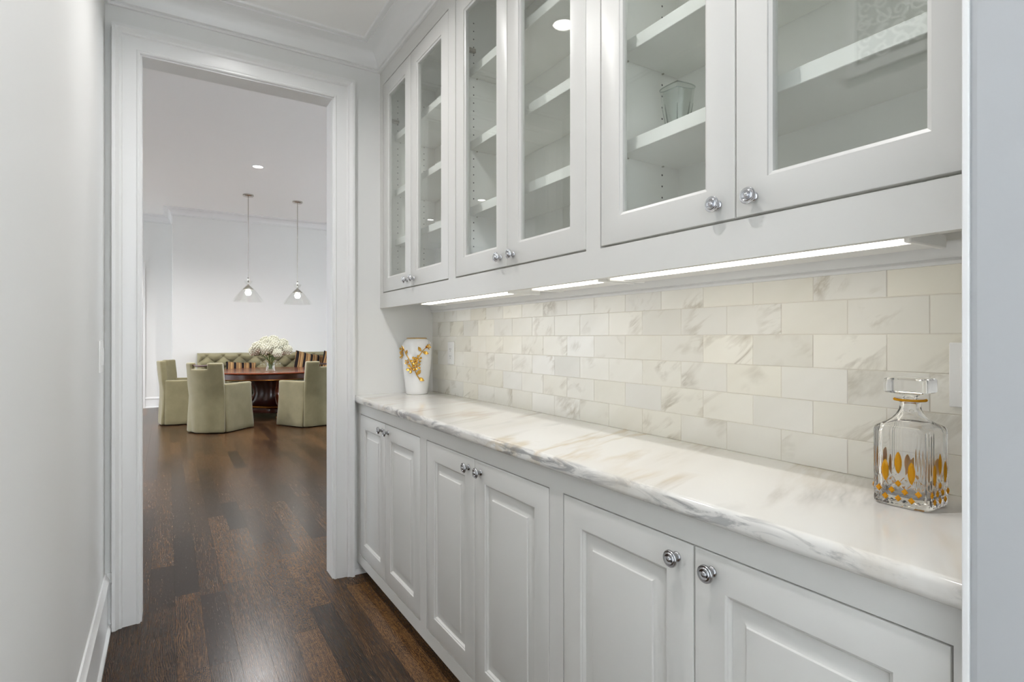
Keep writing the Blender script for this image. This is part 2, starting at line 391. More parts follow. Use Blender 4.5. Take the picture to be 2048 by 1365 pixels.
for k in range(k0, int((5.2 - X0P) / PW)):
    x0 = X0P + k * PW; x1 = x0 + PW; xc = (x0 + x1) / 2
    rr = random.Random(k * 13 + 5); y = -2.5 - rr.random()
    sp = sorted([q for q in special if abs(q[0] - xc) < .045], key=lambda q: q[1])
    while y < YR:
        l = rr.uniform(.55, 1.45); tone = min(.8, max(.12, rr.gauss(.45, .10))); fl = rr.choice([0, 0, .08, .2, .35])
        for q in sp:
            if y < q[1] - .02 and y + l > q[1] - .25: l = q[1] - y
            if abs(y - q[1]) < .03: l = q[2] - y; tone, fl = q[3], q[4]
        y1 = min(y + l, YR)
        hall = y < YE
        if hall and not (XL - .3 < xc < 1.3) and y1 < YE: y = y1; continue
        if in_view(x0, x1, y, y1) and n_pl < 298:
            o = bpy.data.objects.new('plank', mesh('plank', plank_mesh('plank', PW, y1 - y), 'oak', fix=False)); link(o, floor)
            o.location = (xc, (y + y1) / 2, 0); o.color = (tone, 0, fl, 1); n_pl += 1
        else:
            pm = plank_mesh('p', PW, y1 - y); stuff.add([(a + xc, c + (y + y1) / 2, d) for a, c, d in pm.v], pm.f)
        y = y1
o = part('planking', stuff, 'oak', floor, kind='stuff'); o.color = (.4, 1, .1, 1)

# crown mouldings
def crown(z, h=.11, p=.125):
    pr = [(0, z - h), (.012, z - h), (.016, z - h + .006), (.012, z - h + .013), (.02, z - h + .016), (.026, z - h + .028)]
    for i in range(7):
        a = i / 6 * PI / 2
        pr.append((.026 + (p - .05) * (1 - math.cos(a)), z - h + .028 + (h - .046) * math.sin(a)))
    pr += [(p - .024, z - .012), (p - .012, z - .012), (p - .004, z - .008), (p, z), (0, z)]
    return pr
b = MB().sweep([(XL, -2.6), (XL, YE), (XU, YE), (XU, YN)], crown(ZC)); structure('trim_1', b, 'trim', 35)
b = MB().sweep([(-6, YR), (XC, YR), (XC, YF), (5.2, YF)], crown(ZD, .13, .13)); structure('trim_2', b, 'trim', 35)

# casing of the opening: a profile swept around three sides, plus the jamb lining
prof = [(0, 0), (0, .012), (.004, .016), (.010, .016), (.014, .012), (.020, .014), (.062, .018), (.066, .026), (.074, .026), (.080, .032), (.086, .040), (.098, .040), (.098, 0)]
def casing(name, x0, x1, z1, yw, prof, sgn=-1):
    mb = MB(); rows = []
    for (cx, dx, zz, dz) in ((x0, -1, 0, 0), (x0, -1, z1, 1), (x1, 1, z1, 1), (x1, 1, 0, 0)):
        rows.append([(cx + dx * d, yw + sgn * t, zz + dz * d) for d, t in prof])
    return structure(name, mb.rings(rows), 'trim', 30)
casing('trim_3', XO0, XO1, ZO, YE, prof)
casing('trim_4', XO0, XO1, ZO, YE + TW, prof, 1)
b = MB().slab([XO0 - .0, XO0 + .006, XO1 - .006, XO1], [0, ZO - .006, ZO], lambda i, j: not (i == 1 and j == 0), lambda u, v, s: (u, YE - .002 + s * (TW + .004), v)); structure('trim_5', b, 'trim')
# baseboards
def base_prof(h=.235, t=.016):
    return [(0, 0), (.024, 0), (.024, .012), (.019, .02), (t - .002, .024), (t - .004, .03), (t - .004, h - .045), (t + .002, h - .036), (t + .002, h - .022), (t - .006, h - .012), (t - .010, h), (0, h)]
b = MB().sweep([(XL, -2.6), (XL, YE), (XO0 - .098, YE)], base_prof()); structure('baseboard_left', b, 'trim', 30)
b = MB().sweep([(XO1 + .098, YE), (.93, YE)], [(0, 0), (.02, 0), (.019, .01), (.012, .018), (0, .02)]); structure('baseboard_end', b, 'trim')
b = MB().sweep([(-.317, YR), (XC, YR), (XC, YF), (.45, YF)], base_prof(.19)); structure('baseboard_far', b, 'trim', 30)
b = MB().sweep([(XO1 + .098, YE + TW), (XO0 - .098, YE + TW)][::1], base_prof(.19)) if False else None
# door in the recess beyond
dcp = [(0, 0), (0, .02), (.075, .026), (.09, .026), (.09, 0)]
casing('trim_6', -1.33, -.407, 2.45, YR, dcp)
d1 = structure('door_1', MB().box(-1.33, -.407, YR - .012, YR - .001, .01, 2.45), 'trim')
for z0, z1 in ((.25, 1.0), (1.15, 2.28)): part('panel', MB().box(-1.2, -.54, YR - .02, YR - .012, z0, z1, .006), 'trim', d1)

# ------------------------------------------------------------------ backsplash tiles, set one by one in the wall
TL, TH, GR = .1545, .0766, .0016
rows = [ZK + i * TH for i in range(6)]
tile_me = {}
for r, z0 in enumerate(rows):
    z1 = min(z0 + TH, 1.378); ph = .105 if r % 2 == 0 else .0275
    y = 1.107 - 20 * TL if r % 2 == 0 else 1.029 - 20 * TL
    y = (1.107 if r % 2 == 0 else 1.029) - 8 * TL
    while y < YE:
        ya, yb = max(y, YN), min(y + TL, YE)
        if yb - ya > .008:
            key = (round(yb - ya, 4), round(z1 - z0, 4))
            if key not in tile_me:
                hx, hz = key[0] / 2 - GR / 2, key[1] / 2 - GR / 2; c = .0008
                lo = [(.0024, -hx, -hz), (.0024, hx, -hz), (.0024, hx, hz), (.0024, -hx, hz)]
                md = [(.0 + c, -hx, -hz), (c, hx, -hz), (c, hx, hz), (c, -hx, hz)]
                tp = [(0, -hx + c, -hz + c), (0, hx - c, -hz + c), (0, hx - c, hz - c), (0, -hx + c, hz - c)]
                tile_me[key] = mesh('tile', MB().rings([lo, md, tp], True, True), 'tile')
            o = bpy.data.objects.new('tile', tile_me[key]); link(o, wall_right)
            o.location = (XB + random.uniform(0, .0007), (ya + yb) / 2, (z0 + z1) / 2)
        y += TL
# moulding that caps the tiles under the cabinets, and the caulk line along the counter
b = MB().sweep([(XB + .008, YE), (XB + .008, YN)], [(0, 1.366), (.016, 1.366), (.018, 1.372), (.014, 1.378), (.022, 1.384), (.026, 1.396), (.030, 1.402), (.030, 1.408), (0, 1.408)]); structure('trim_7', b, 'trim', 40)

# ------------------------------------------------------------------ countertop
pr = []
for i in range(7):
    a = i / 6 * PI / 2; pr.append((.822 + .012 - .012 * math.sin(a), ZK - .012 + .012 * math.cos(a)))
for i in range(7):
    a = i / 6 * PI / 2; pr.append((.822 + .012 - .012 * math.cos(a), ZK - .037 + .012 - .012 * math.sin(a)))
pr = [(XB + .006, ZK)] + pr + [(XB + .006, ZK - .037)]
b = MB().rings([[(x, YN + .001, z) for x, z in pr], [(x, YE - .001, z) for x, z in pr]])
single('countertop', b, 'counter', (.822, 1.5, ZK - .037), 'long white marble countertop with grey veined front edge on the base cabinets', 'countertop', smooth=40)

# ------------------------------------------------------------------ cabinets
KNOB = [(0, -.0265), (.0035, -.0262), (.0052, -.0245), (.0058, -.0225), (.0078, -.0232), (.0098, -.0245), (.0112, -.0238), (.0120, -.0222), (.0135, -.0222), (.0152, -.0228), (.0164, -.0212), (.0168, -.0192), (.0158, -.0175), (.012, -.0158), (.0078, -.0125), (.0062, -.0085), (.0066, -.0045), (.0092, -.003), (.0100, -.0008), (.0098, .0008)]
knob_me = {}
def knob(door, y, z, xf, mat):
    key = mat
    if key not in knob_me: knob_me[key] = mesh('knob', MB().lathe(KNOB, 28, (0, 0, 0), 'x'), mat, 50)
    o = bpy.data.objects.new('knob', knob_me[key]); link(o, door); o.location = Vector((xf, y, z)) - ORG[door.name]
    return o
def rect(xf, y0, y1, z0, z1, inset, depth):
    return [(xf + depth, y1 - inset, z0 + inset), (xf + depth, y0 + inset, z0 + inset), (xf + depth, y0 + inset, z1 - inset), (xf + depth, y1 - inset, z1 - inset)]
def door_frame(xf, y0, y1, z0, z1, st, th, bead):
    L = [rect(xf, y0, y1, z0, z1, 0, th), rect(xf, y0, y1, z0, z1, 0, .003), rect(xf, y0, y1, z0, z1, .0008, .0008), rect(xf, y0, y1, z0, z1, .003, 0), rect(xf, y0, y1, z0, z1, st, 0)]
    L += [rect(xf, y0, y1, z0, z1, st + a, d) for a, d in bead]
    L += [rect(xf, y0, y1, z0, z1, st + bead[-1][0], th)]
    mb = MB().rings(L, False, False); n = len(L)
    mb.f += [(q, (q + 1) % 4, (n - 1) * 4 + (q + 1) % 4, (n - 1) * 4 + q) for q in range(4)]
    return mb
GAP = .0028
names = ['nearest the cased opening', 'in the middle of the run', 'closest to the decanter']
for i, (ya, ym, yb) in enumerate(BAYS):
    e1, e0 = EDGES[i], EDGES[i + 1]
    # ---- base
    zb0, zb1 = .113, .837
    c = thing('base_cabinet', (XF, (e0 + e1) / 2, 0), 'white base cabinet with two raised panel doors, ' + names[i], 'cabinet', 'base cabinets under the counter')
    fr = MB().slab([e0 + .00002, yb, ya, e1 - .00002], [.062, zb0, zb1, ZK - .037], lambda p, q: not (p == 1 and q == 1), lambda u, v, s: (XF + s * .02, u, v)); part('face_frame', fr, 'cab', c)
    bd = MB().slab([e0 + .00002, e1 - .00002], [.06, ZK - .038], lambda p, q: True, lambda u, v, s: (XF + .045 + s * (XB - XF - .05), u, v)); part('carcass', bd, 'cabin', c)
    part('toe_kick', MB().box(XF + .07, XF + .085, e0 + .00002, e1 - .00002, 0.0005, .06), 'cab', c)
    for (y0, y1, ky) in ((ym + GAP / 2, ya - GAP, ym + .041), (yb + GAP, ym - GAP / 2, ym - .041)):
        z0, z1 = zb0 + GAP, zb1 - GAP
        d = part('door', door_frame(XF, y0, y1, z0, z1, .066, .02, [(.002, .0035), (.005, .0045), (.0075, .007), (.009, .0105)]), 'cab', c, 25)
        P = [rect(XF, y0, y1, z0, z1, .075, .016), rect(XF, y0, y1, z0, z1, .0752, .0105), rect(XF, y0, y1, z0, z1, .082, .0103)]
        for q in range(5):
            s = q / 4; P.append(rect(XF, y0, y1, z0, z1, .084 + .022 * s, .0100 - .0045 * s ** 1.6))
        P += [rect(XF, y0, y1, z0, z1, .1068, .0042), rect(XF, y0, y1, z0, z1, .1082, .0028), rect(XF, y0, y1, z0, z1, .1105, .0022)]
        part('raised_panel', MB().rings(P, True, True), 'cab', d, 22)
        knob(d, ky, .80, XF, 'pewter')
    # ---- upper
    zu0, zu1, zbt, ztp = 1.460, 2.554, 1.382, ZC - .001
    c = thing('upper_cabinet', (XU, (e0 + e1) / 2, zbt), 'white glass-door wall cabinet with chrome knobs above the backsplash, ' + names[i], 'cabinet', 'glass-door wall cabinets')
    fr = MB().slab([e0 + .00002, yb, ya, e1 - .00002], [zbt, zu0, zu1, ztp], lambda p, q: not (p == 1 and q == 1), lambda u, v, s: (XU + s * .02, u, v)); part('face_frame', fr, 'cab', c)
    for nm, y in (('side_panel', ya), ('side_panel', yb - .014)):
        part(nm, MB().box(XU + .0202, XB - .006, y, y + .014, 1.41, ztp), 'cabin', c)
    part('back_panel', MB().box(XB - .006, XB + .006, e0 + .00002, e1 - .00002, 1.409, ztp), 'cabin', c)
    part('bottom_panel', MB().box(XU + .0202, XB - .0062, yb + .0002, ya - .0002, 1.425, 1.443), 'cabin', c)
    part('top_panel', MB().box(XU + .0202, XB - .0062, yb + .0002, ya - .0002, 2.585, 2.603), 'cabin', c)
    for zs in (1.713, 1.976, 2.268):
        part('shelf', MB().box(1.03, XB - .0065, yb + .0012, ya - .0012, zs, zs + .034, .0012), 'cabin', c)
    ph = MB()
    for y, sg in ((ya, -1), (yb, 1)):
        for x in (1.046, 1.195):
            for k in range(30):
                z = 1.56 + k * .032
                if any(zs - .006 < z < zs + .04 for zs in (1.713, 1.976, 2.268)): continue
                ph.lathe([(.0028, y - .0002 * sg), (.0028, y + .0003 * sg), (.0, y + .0003 * sg)], 8, (x, 0, z), 'y')
    part('shelf_pin_holes', ph, 'dark', c, kind='stuff')
    for y, sg in ((ya, -1), (yb, 1)):
        for zs in (1.713, 1.976, 2.268):
            for x in (1.06, 1.195): part('shelf_pin', MB().box(x - .002, x + .002, *sorted((y + sg * .0002, y + sg * .006)), zs - .0035, zs - .0002), 'nickel', c)
    for (y0, y1, ky, hy, hs) in ((ym + GAP / 2, ya - GAP, ym + .041, ya, -1), (yb + GAP, ym - GAP / 2, ym - .041, yb, 1)):
        z0, z1 = zu0 + .0055, zu1 - GAP
        d = part('door', door_frame(XU, y0, y1, z0, z1, .068, .02, [(.001, .003), (.004, .0042), (.0075, .0058), (.0085, .011)]), 'cab', c, 25)
        part('glass_pane', MB().box(XU + .0112, XU + .0148, y0 + .074, y1 - .074, z0 + .074, z1 - .074), 'pane', d)
        knob(d, ky, 1.499, XU, 'chrome')
        for hz in (1.545, 2.372):
            hb = MB().box(XU + .021, XU + .085, *sorted((hy + hs * .001, hy + hs * .016)), hz - .009, hz + .009, .003)
            hb.lathe([(.0, .0), (.017, .0), (.017, .006), (0, .006)], 16, (XU + .0205, hy + hs * .038, hz), 'x')
            hb.box(XU + .024, XU + .034, *sorted((hy + hs * .012, hy + hs * .04)), hz - .007, hz + .007, .002)
            part('hinge', hb, 'nickel', d)

# ------------------------------------------------------------------ under cabinet light strips
for k, (y0, y1, lab) in enumerate([(.445, 1.17, 'long white light strip under the wall cabinet, above the decanter'), (1.225, 1.56, 'short white light strip in the middle under the wall cabinets'), (1.72, 2.52, 'long white light strip under the wall cabinet, nearest the gold and white vase')]):
    t_ = thing('light_strip', (1.115, (y0 + y1) / 2, 1.384), lab, 'light', 'light strips under the wall cabinets')
    hb = MB().rings([[(x, y, z) for x, z in ((1.1005, 1.408), (1.1005, 1.3895), (1.106, 1.3885), (1.18, 1.389), (1.186, 1.393), (1.186, 1.408))] for y in (y0, y1)])
    part('housing', hb, 'trim', t_)
    part('lens', MB().box(1.066, 1.1, y0 + .02, y1 - .02, 1.3885, 1.404, .005, 2), 'strip', t_)
    for y in (y0 - .012, y1 + .0005): part('end_cap', MB().box(1.05, 1.188, y, y + .0115, 1.386, 1.41, .002), 'plate', t_)
    part('mounting_rail', MB().box(1.06, 1.18, y0, y1, 1.4085, 1.4248), 'trim', t_)

# ------------------------------------------------------------------ outlet, switches
def plate(name, loc, w, h, nrm, label, cat, kind):
    t_ = thing(name, loc, label, cat); x, y, z = loc; s = nrm
    f = lambda a0, a1, y0, y1, z0, z1: (min(x + s * a0, x + s * a1), max(x + s * a0, x + s * a1), y0, y1, z0, z1)
    part('cover_plate', MB().box(*f(0, .006, y - w / 2, y + w / 2, z - h / 2, z + h / 2), .0018), 'plate', t_)
    if kind == 'outlet':
        part('receptacle', MB().box(*f(.0062, .0078, y - .0165, y + .0165, z - .034, z + .034), .0006), 'plate', t_)
        for zz in (-.02, .017):
            for dy in (-.0063, .0063): part('slot', MB().box(*f(.0079, .0082, y + dy - .001, y + dy + .001, z + zz, z + zz + .008)), 'dark', t_)
            part('ground_slot', MB().lathe([(.0022, 0), (.0022, .0003), (0, .0003)], 10, (x + s * .0081, y, z + zz - .006), 'x'), 'dark', t_)
    else:
        n = kind
        for q in range(n):
            cy_ = y + (q - (n - 1) / 2) * .046
            part('rocker', MB().box(*f(.0062, .0095, cy_ - .0165, cy_ + .0165, z - .033, z + .033), .001), 'plate', t_)
    return t_
plate('wall_outlet', (XB - .0002, 2.632, 1.146), .072, .118, -1, 'white duplex wall outlet on the tiles beside the gold and white vase', 'outlet', 'outlet')
plate('switch_plate', (XB - .0002, .398, 1.156), .116, .122, -1, 'white switch plate on the marble tiles behind the decanter', 'switch', 2)
plate('switch_plate', (XL + .0002, 2.68, 1.152), .116, .122, 1, 'white switch plate on the left hall wall beside the door casing', 'switch', 2)

# ------------------------------------------------------------------ recessed lights
def downlight(x, y, z, r, label, group):
    t_ = thing('recessed_light', (x, y, z), label, 'light', group)
    part('trim_ring', MB().lathe([(r, -.001), (r + .018, -.001), (r + .016, -.005), (r, -.007)], 32, (x, y, z), closed=True), 'trim', t_, 40)
    part('lens', MB().lathe([(0, -.002), (r, -.002)], 32, (x, y, z)), 'lens', t_)
hl = ['recessed hall ceiling light nearest the cased opening, mirrored in the cabinet glass', 'recessed hall ceiling light above the middle of the counter']
for (x, y), lb in zip(HALL_LIGHTS, hl): downlight(x, y, ZC, .05, lb, 'hall ceiling lights')
dl = ['round recessed light in the dining ceiling above the chairs, lit', 'recessed dining ceiling light mirrored in the second pair of cabinet doors', 'recessed dining ceiling light mirrored in the cabinet doors nearest the opening']
for (x, y), lb in zip(DINING_LIGHTS, dl): downlight(x, y, ZD, .058, lb, 'dining ceiling lights')

# ------------------------------------------------------------------ white vase with gold flowers
vx, vy = 1.135, 2.785
t_ = thing('flower_vase', (vx, vy, ZK), 'white porcelain vase with gold blossom branch and gold rim in counter corner', 'vase')
vp = [(0, 0), (.054, 0), (.058, .004), (.060, .02), (.066, .07), (.073, .13), (.0785, .19), (.080, .225), (.079, .25), (.074, .272), (.064, .287), (.053, .295)]
part('body', MB().lathe(vp + [(.048, .294), (.050, .27), (.055, .2), (.05, .03), (0, .02)], 48, (vx, vy, ZK)), 'porcelain', t_, 60)
part('rim', MB().lathe([(.0475, .2945), (.0535, .2945), (.0545, .297), (.0515, .299), (.048, .298)], 48, (vx, vy, ZK), closed=True), 'gold', t_, 60)
def vr(z):
    for (r0, z0), (r1, z1) in zip(vp, vp[1:]):
        if z0 <= z <= z1 and z1 > z0: return r0 + (r1 - r0) * (z - z0) / (z1 - z0)
    return .06
va0 = math.atan2(-vy, -vx)                  # towards the viewer
def vpos(du, z, out=.004):
    """du: metres to the right along the wall of the vase as the viewer sees it"""
    r = vr(z); a = va0 + du / r; return Vector((vx + (r + out) * math.cos(a), vy + (r + out) * math.sin(a), ZK + z))
def vnor(du, z): a = va0 + du / vr(z); return Vector((math.cos(a), math.sin(a), 0))
br = [(.012, .085), (.0, .105), (-.018, .15), (-.006, .175), (.012, .205), (.03, .232), (.05, .248)]
part('branch', MB().tube([vpos(a, z, .003) for a, z in br], [.003, .003, .0032, .003, .0026, .0022, .0016], 6), 'gold', t_, 60)
part('branch', MB().tube([vpos(a, z, .003) for a, z in ((-.018, .15), (-.042, .19), (-.06, .215), (-.085, .25))], [.003, .0026, .0022, .0016], 6), 'gold', t_, 60)
def petals(c, n, R, k=5, cup=.35):
    n = n.normalized(); u = n.cross(Vector((0, 0, 1))).normalized(); w = n.cross(u); mb = MB()
    ph0 = random.random() * 6
    rows = [(.12, .0), (.45, .12), (.8, .3), (1.0, .55)]
    for q in range(k):
        a0 = ph0 + 2 * PI * q / k; L = []
        for rr_, hh in rows:
            wdt = {.12: .12, .45: .42, .8: .46, 1.0: .2}[rr_]
            for sgn in (-1, 0, 1):
                a = a0 + sgn * wdt * .9; p = c + (u * math.cos(a) + w * math.sin(a)) * R * rr_ + n * (hh * R * cup * 2 + (.0 if sgn else -.08 * R))
                L.append(p)
        fs = []
        for i in range(3):
            for j in range(2): fs.append((i * 3 + j, i * 3 + j + 1, i * 3 + j + 4, i * 3 + j + 3))
        k0_ = len(L); L2 = [p - n * R * .07 for p in L]
        fs += [tuple(i + k0_ for i in f[::-1]) for f in fs]
        rim = [0, 1, 2, 5, 8, 11, 10, 9, 6, 3]
        fs += [(rim[i], rim[(i + 1) % 10], rim[(i + 1) % 10] + k0_, rim[i] + k0_) for i in range(10)]
        mb.add(L + L2, fs)
    mb.lathe([(0, -.12 * R), (.2 * R, -.06 * R), (.24 * R, .1 * R), (.12 * R, .25 * R), (0, .28 * R)], 8, (0, 0, 0))
    nv = 5 * 8
    m = Matrix((u, w, n)).transposed()
    for i in range(len(mb.v) - nv, len(mb.v)): mb.v[i] = tuple(m @ Vector(mb.v[i]) + c)
    return mb
for a, z, R in ((-.028, .138, .021), (.0, .150, .018), (-.012, .178, .019), (.006, .188, .017), (-.088, .235, .018), (-.09, .205, .016), (.062, .252, .013), (-.05, .172, .012)):
    part('flower', petals(vpos(a, z, .004), vnor(a, z) + Vector((0, 0, .12)), R * 1.2), 'gold', t_, 60)
def leafm(c, d, n, L, w):
    d = d.normalized(); n = n.normalized(); s = d.cross(n); mb = MB()
    top = []; N = 5
    for i in range(N + 1):
        x = i / N; ww = w * math.sin(PI * min(.98, x * .94 + .04)) ; bend = n * (.25 * L * x * x)
        top += [c + d * L * x + s * ww + bend, c + d * L * x + bend - n * w * .25, c + d * L * x - s * ww + bend]
    low = [p - n * .0014 for p in top]; k = len(top); fs = []
    for i in range(N):
        for j in range(2):
            f = (i * 3 + j, i * 3 + j + 1, i * 3 + j + 4, i * 3 + j + 3); fs += [f, tuple(q + k for q in f[::-1])]
    rim = [i * 3 for i in range(N + 1)] + [N * 3 + 1] + [i * 3 + 2 for i in range(N, -1, -1)] + [1]
    fs += [(rim[i], rim[(i + 1) % len(rim)], rim[(i + 1) % len(rim)] + k, rim[i] + k) for i in range(len(rim))]
    return mb.add(top + low, fs)
for a, z, da, dz, L in ((.03, .226, .025, -.010, .032), (.022, .228, -.02, .028, .03), (.0, .105, .02, .03, .034), (.008, .09, .03, -.018, .034), (.045, .245, .02, .02, .022), (-.06, .215, .02, .028, .026)):
    p0, p1 = vpos(a, z), vpos(a + da, z + dz, .008); part('leaf', leafm(p0, p1 - p0, vnor(a, z), L, L * .28), 'gold', t_, 60)

# ------------------------------------------------------------------ crystal decanter
cx, cyy = 1.138, .470
t_ = thing('decanter', (cx, cyy, ZK), 'square cut crystal decanter with amber facets and square stopper on the marble counter', 'decanter')
NS = 128
def sq(r, z, pw, flute=0.0, facet=0.0):
    out = []
    for k in range(NS):
        a = 2 * PI * k / NS; ca, sa = math.cos(a), math.sin(a)
        m = (abs(ca) ** pw + abs(sa) ** pw) ** (-1 / pw); rr_ = r * m
        x, y = rr_ * ca, rr_ * sa
        q = min(abs(ca), abs(sa)) / max(abs(ca), abs(sa))        # 0 mid face, 1 corner
        d = 0
        if flute and q > .5: d -= flute * (.5 - .5 * math.cos((q - .5) / .5 * 3 * 2 * PI)) * .5
        if facet:
            s_ = (y if abs(ca) > abs(sa) else x)
            g1 = abs(((s_ + z * .8 + .0069) / .0205) % 1 - .5) * 2; g2 = abs(((s_ - z * .8 - .0069) / .0205) % 1 - .5) * 2
            d -= facet * (1 - min(1, min(1 - g1, 1 - g2) * 3.0))
        out.append((cx + x * (1 + d / rr_), cyy + y * (1 + d / rr_), ZK + .0005 + z))
    return out
HB = .0455
loops = [sq(HB * .80, 0, 7), sq(HB * .93, .0008, 7), sq(HB * .985, .004, 7)]
z = .008
while z < .058: loops.append(sq(HB, z, 7, .0022, .0009)); z += .0021
for z in (.060, .07, .08, .09, .1, .11, .12, .128, .133): loops.append(sq(HB, z, 7, .0022))
loops += [sq(HB * .985, .137, 6.5, .001), sq(HB * .94, .1405, 5.5), sq(HB * .86, .143, 4.6), sq(HB * .72, .147, 3.6), sq(HB * .57, .153, 2.8), sq(HB * .45, .161, 2.3), sq(HB * .37, .170, 2), sq(HB * .345, .178, 2), sq(HB * .36, .183, 2), sq(HB * .50, .1855, 2), sq(HB * .52, .1875, 2), sq(HB * .49, .1895, 2)]
inner = [sq(HB * .22, .1895, 2), sq(HB * .21, .17, 2), sq(HB * .30, .160, 2.2), sq(HB * .55, .147, 3), sq(HB * .76, .138, 4.5), sq(HB * .82, .130, 6), sq(HB * .83, .08, 6), sq(HB * .82, .024, 6), sq(HB * .7, .017, 5), sq(HB * .3, .015, 3)]
part('body', MB().rings(loops + inner, True, True), 'crystal', t_, 35)
part('gold_ring', MB().lathe([(.0235 + .0022 * math.cos(2 * PI * k / 10), .1875 + .0022 * math.sin(2 * PI * k / 10)) for k in range(10)], 40, (cx, cyy, ZK), closed=True), 'amber', t_, 60, label='amber gold ring round the lip')
def sqs(h, z, pw=14):
    global NS
    return sq(h, z, pw)
part('stopper', MB().rings([sq(.0092, .165, 2), sq(.0098, .189, 2), sq(.0115, .1935, 2), sq(.0155, .197, 3), sq(.029, .1995, 12), sq(.0315, .2015, 14), sq(.0318, .2045, 14), sq(.0318, .2205, 14), sq(.0312, .2235, 14), sq(.029, .226, 12)]), 'crystal', t_, 30)
def diamond(u, z, w, h, face, name, n=0):
    """a raised facet on a face of the decanter; n=0 rhomb, else pointed oval"""
    o = HB + .0003; pts = []
    K = 4 if n == 0 else 14
    for k in range(K):
        a = 2 * PI * k / K + (PI / 2 if n == 0 else PI / 2)
        sx, sz = math.cos(a), math.sin(a)
        if n: sx = math.copysign(abs(sx) ** 1.35, sx)
        pts.append((sx * w, sz * h))
    def P(s, zz, d):
        d += o
        return {0: (cx - d, cyy - s, ZK + zz), 1: (cx + s, cyy - d, ZK + zz), 2: (cx + d, cyy + s, ZK + zz), 3: (cx - s, cyy + d, ZK + zz)}[face]
    lo = [P(u + a, z + b_, -.0006) for a, b_ in pts]; hi = [P(u + a * .55, z + b_ * .7, .0012) for a, b_ in pts]
    part(name, MB().rings([lo, hi], True, True), 'amber', t_)
for f in range(4):
    for z, us in ((.0165, (-.0205, 0, .0205)), (.0295, (-.031, -.0103, .0103, .031)), (.0425, (0,))):
        for u in us: diamond(u, z, .0056, .0062, f, 'amber_facet')
    for u, z in ((-.0205, .063), (.0, .079), (.0205, .064)): diamond(u, z, .0060, .0195, f, 'amber_oval', 1)

# ------------------------------------------------------------------ crystal pieces inside the end wall cabinet
def crystal_vase(x, y, z):
    t_ = thing('crystal_vase', (x, y, z), 'clear fan-shaped cut crystal vase on the lower shelf of the end wall cabinet', 'vase')
    L = []; ux, uy = .694, -.778
    for k, (hz, w, d) in enumerate([(0, .026, .014), (.02, .025, .013), (.06, .030, .014), (.11, .039, .015), (.152, .0440, .016)]):
        row = []
        for q in range(32):
            a = 2 * PI * q / 32; p = w * math.copysign(abs(math.cos(a)) ** .7, math.cos(a)); r = d * math.copysign(abs(math.sin(a)) ** .7, math.sin(a))
            row.append((x + p * ux - r * uy, y + p * uy + r * ux, z + .0006 + hz + (.016 * (1 - abs(p) / w) if k == 4 else 0)))
        L.append(row)
    inn = [[(x + (p[0] - x) * .86, y + (p[1] - y) * .86, p[2] + (.012 if i == 0 else 0)) for p in l] for i, l in enumerate(L)]
    part('body', MB().rings(L + inn[::-1]), 'cut', t_, 30)
    part('rim', MB().tube(L[-1] + L[-1][:1], .0016, 6, False), 'cut_edge', t_, 60)
    fl = MB()
    for q in range(0, 32, 4):
        fl.tube([L[i][q] for i in range(4)], [.0016, .0022, .0020, .0008], 5)
    part('cut_ribs', fl, 'cut_edge', t_, kind='stuff')
crystal_vase(1.175, 1.04, 1.747)
def crystal_bowl(x, y, z, label):
    t_ = thing('crystal_bowl', (x, y, z), label, 'bowl')
    pr = [(0, 0), (.022, 0), (.024, .004), (.012, .012), (.02, .02), (.036, .035), (.043, .055), (.040, .055), (.033, .037), (.016, .024), (0, .022)]
    mb = MB().lathe(pr, 16, (x, y, z + .0006)); part('bowl', mb, 'cut', t_, 10)
    sp = MB()
    for q in range(8):
        a = 2 * PI * q / 8; p = Vector((x + .042 * math.cos(a), y + .042 * math.sin(a), z + .053)); sp.lathe([(0, -.006), (.005, 0), (0, .014)], 4, p)
    part('points', sp, 'cut_edge', t_, kind='stuff')
crystal_bowl(1.09, 1.035, 1.443, 'small clear crystal bowl on the cabinet floor beneath the crystal vase')
crystal_bowl(1.10, .415, 1.443, 'small clear crystal bowl at the right end of the end wall cabinet')

# ------------------------------------------------------------------ scrollwork panel high on the left wall, seen mirrored in the glass
py0, py1, pz0, pz1 = .30, 1.10, 2.19, 2.60
t_ = thing('scroll_panel', (XL, (py0 + py1) / 2, pz0), 'white framed scrollwork panel high on the left wall, mirrored in the cabinet glass', 'wall panel')
part('backing', MB().box(XL + .0003, XL + .008, py0, py1, pz0, pz1), 'slate', t_)
part('frame', MB().slab([py0, py0 + .032, py1 - .032, py1], [pz0, pz0 + .034, pz1 - .034, pz1], lambda i, j: not (i == 1 and j == 1), lambda u, v, s: (XL + .0005 + s * .025, u, v)), 'trim', t_)
sc_ = MB(); rs = random.Random(3)
def scroll(y, z, ang, R, sg):
    pts = []
    for k in range(15):
        f = k / 14; a = ang + sg * f * 3.6 * PI / 1.5; r = R * (1 - f * .86)
        pts.append((XL + .013, y + math.cos(a) * r, z + math.sin(a) * r))
    sc_.tube(pts, [.0055 - .002 * k / 14 for k in range(15)], 5)
for i in range(13):
    for j in range(6):
        y = py0 + .07 + i * .0555; z = pz0 + .068 + j * .0555
        scroll(y, z, rs.random() * 6.28, .0285, 1 if (i + j) % 2 else -1)
        a = rs.random() * 6.28
        sc_.tube([(XL + .0125, y + .026 * math.cos(a + q * .5) + q * .012, z + .026 * math.sin(a + q * .5) + q * .006) for q in range(5)], .0045, 5)
part('scrollwork', sc_, 'trim', t_, 60, kind='stuff')

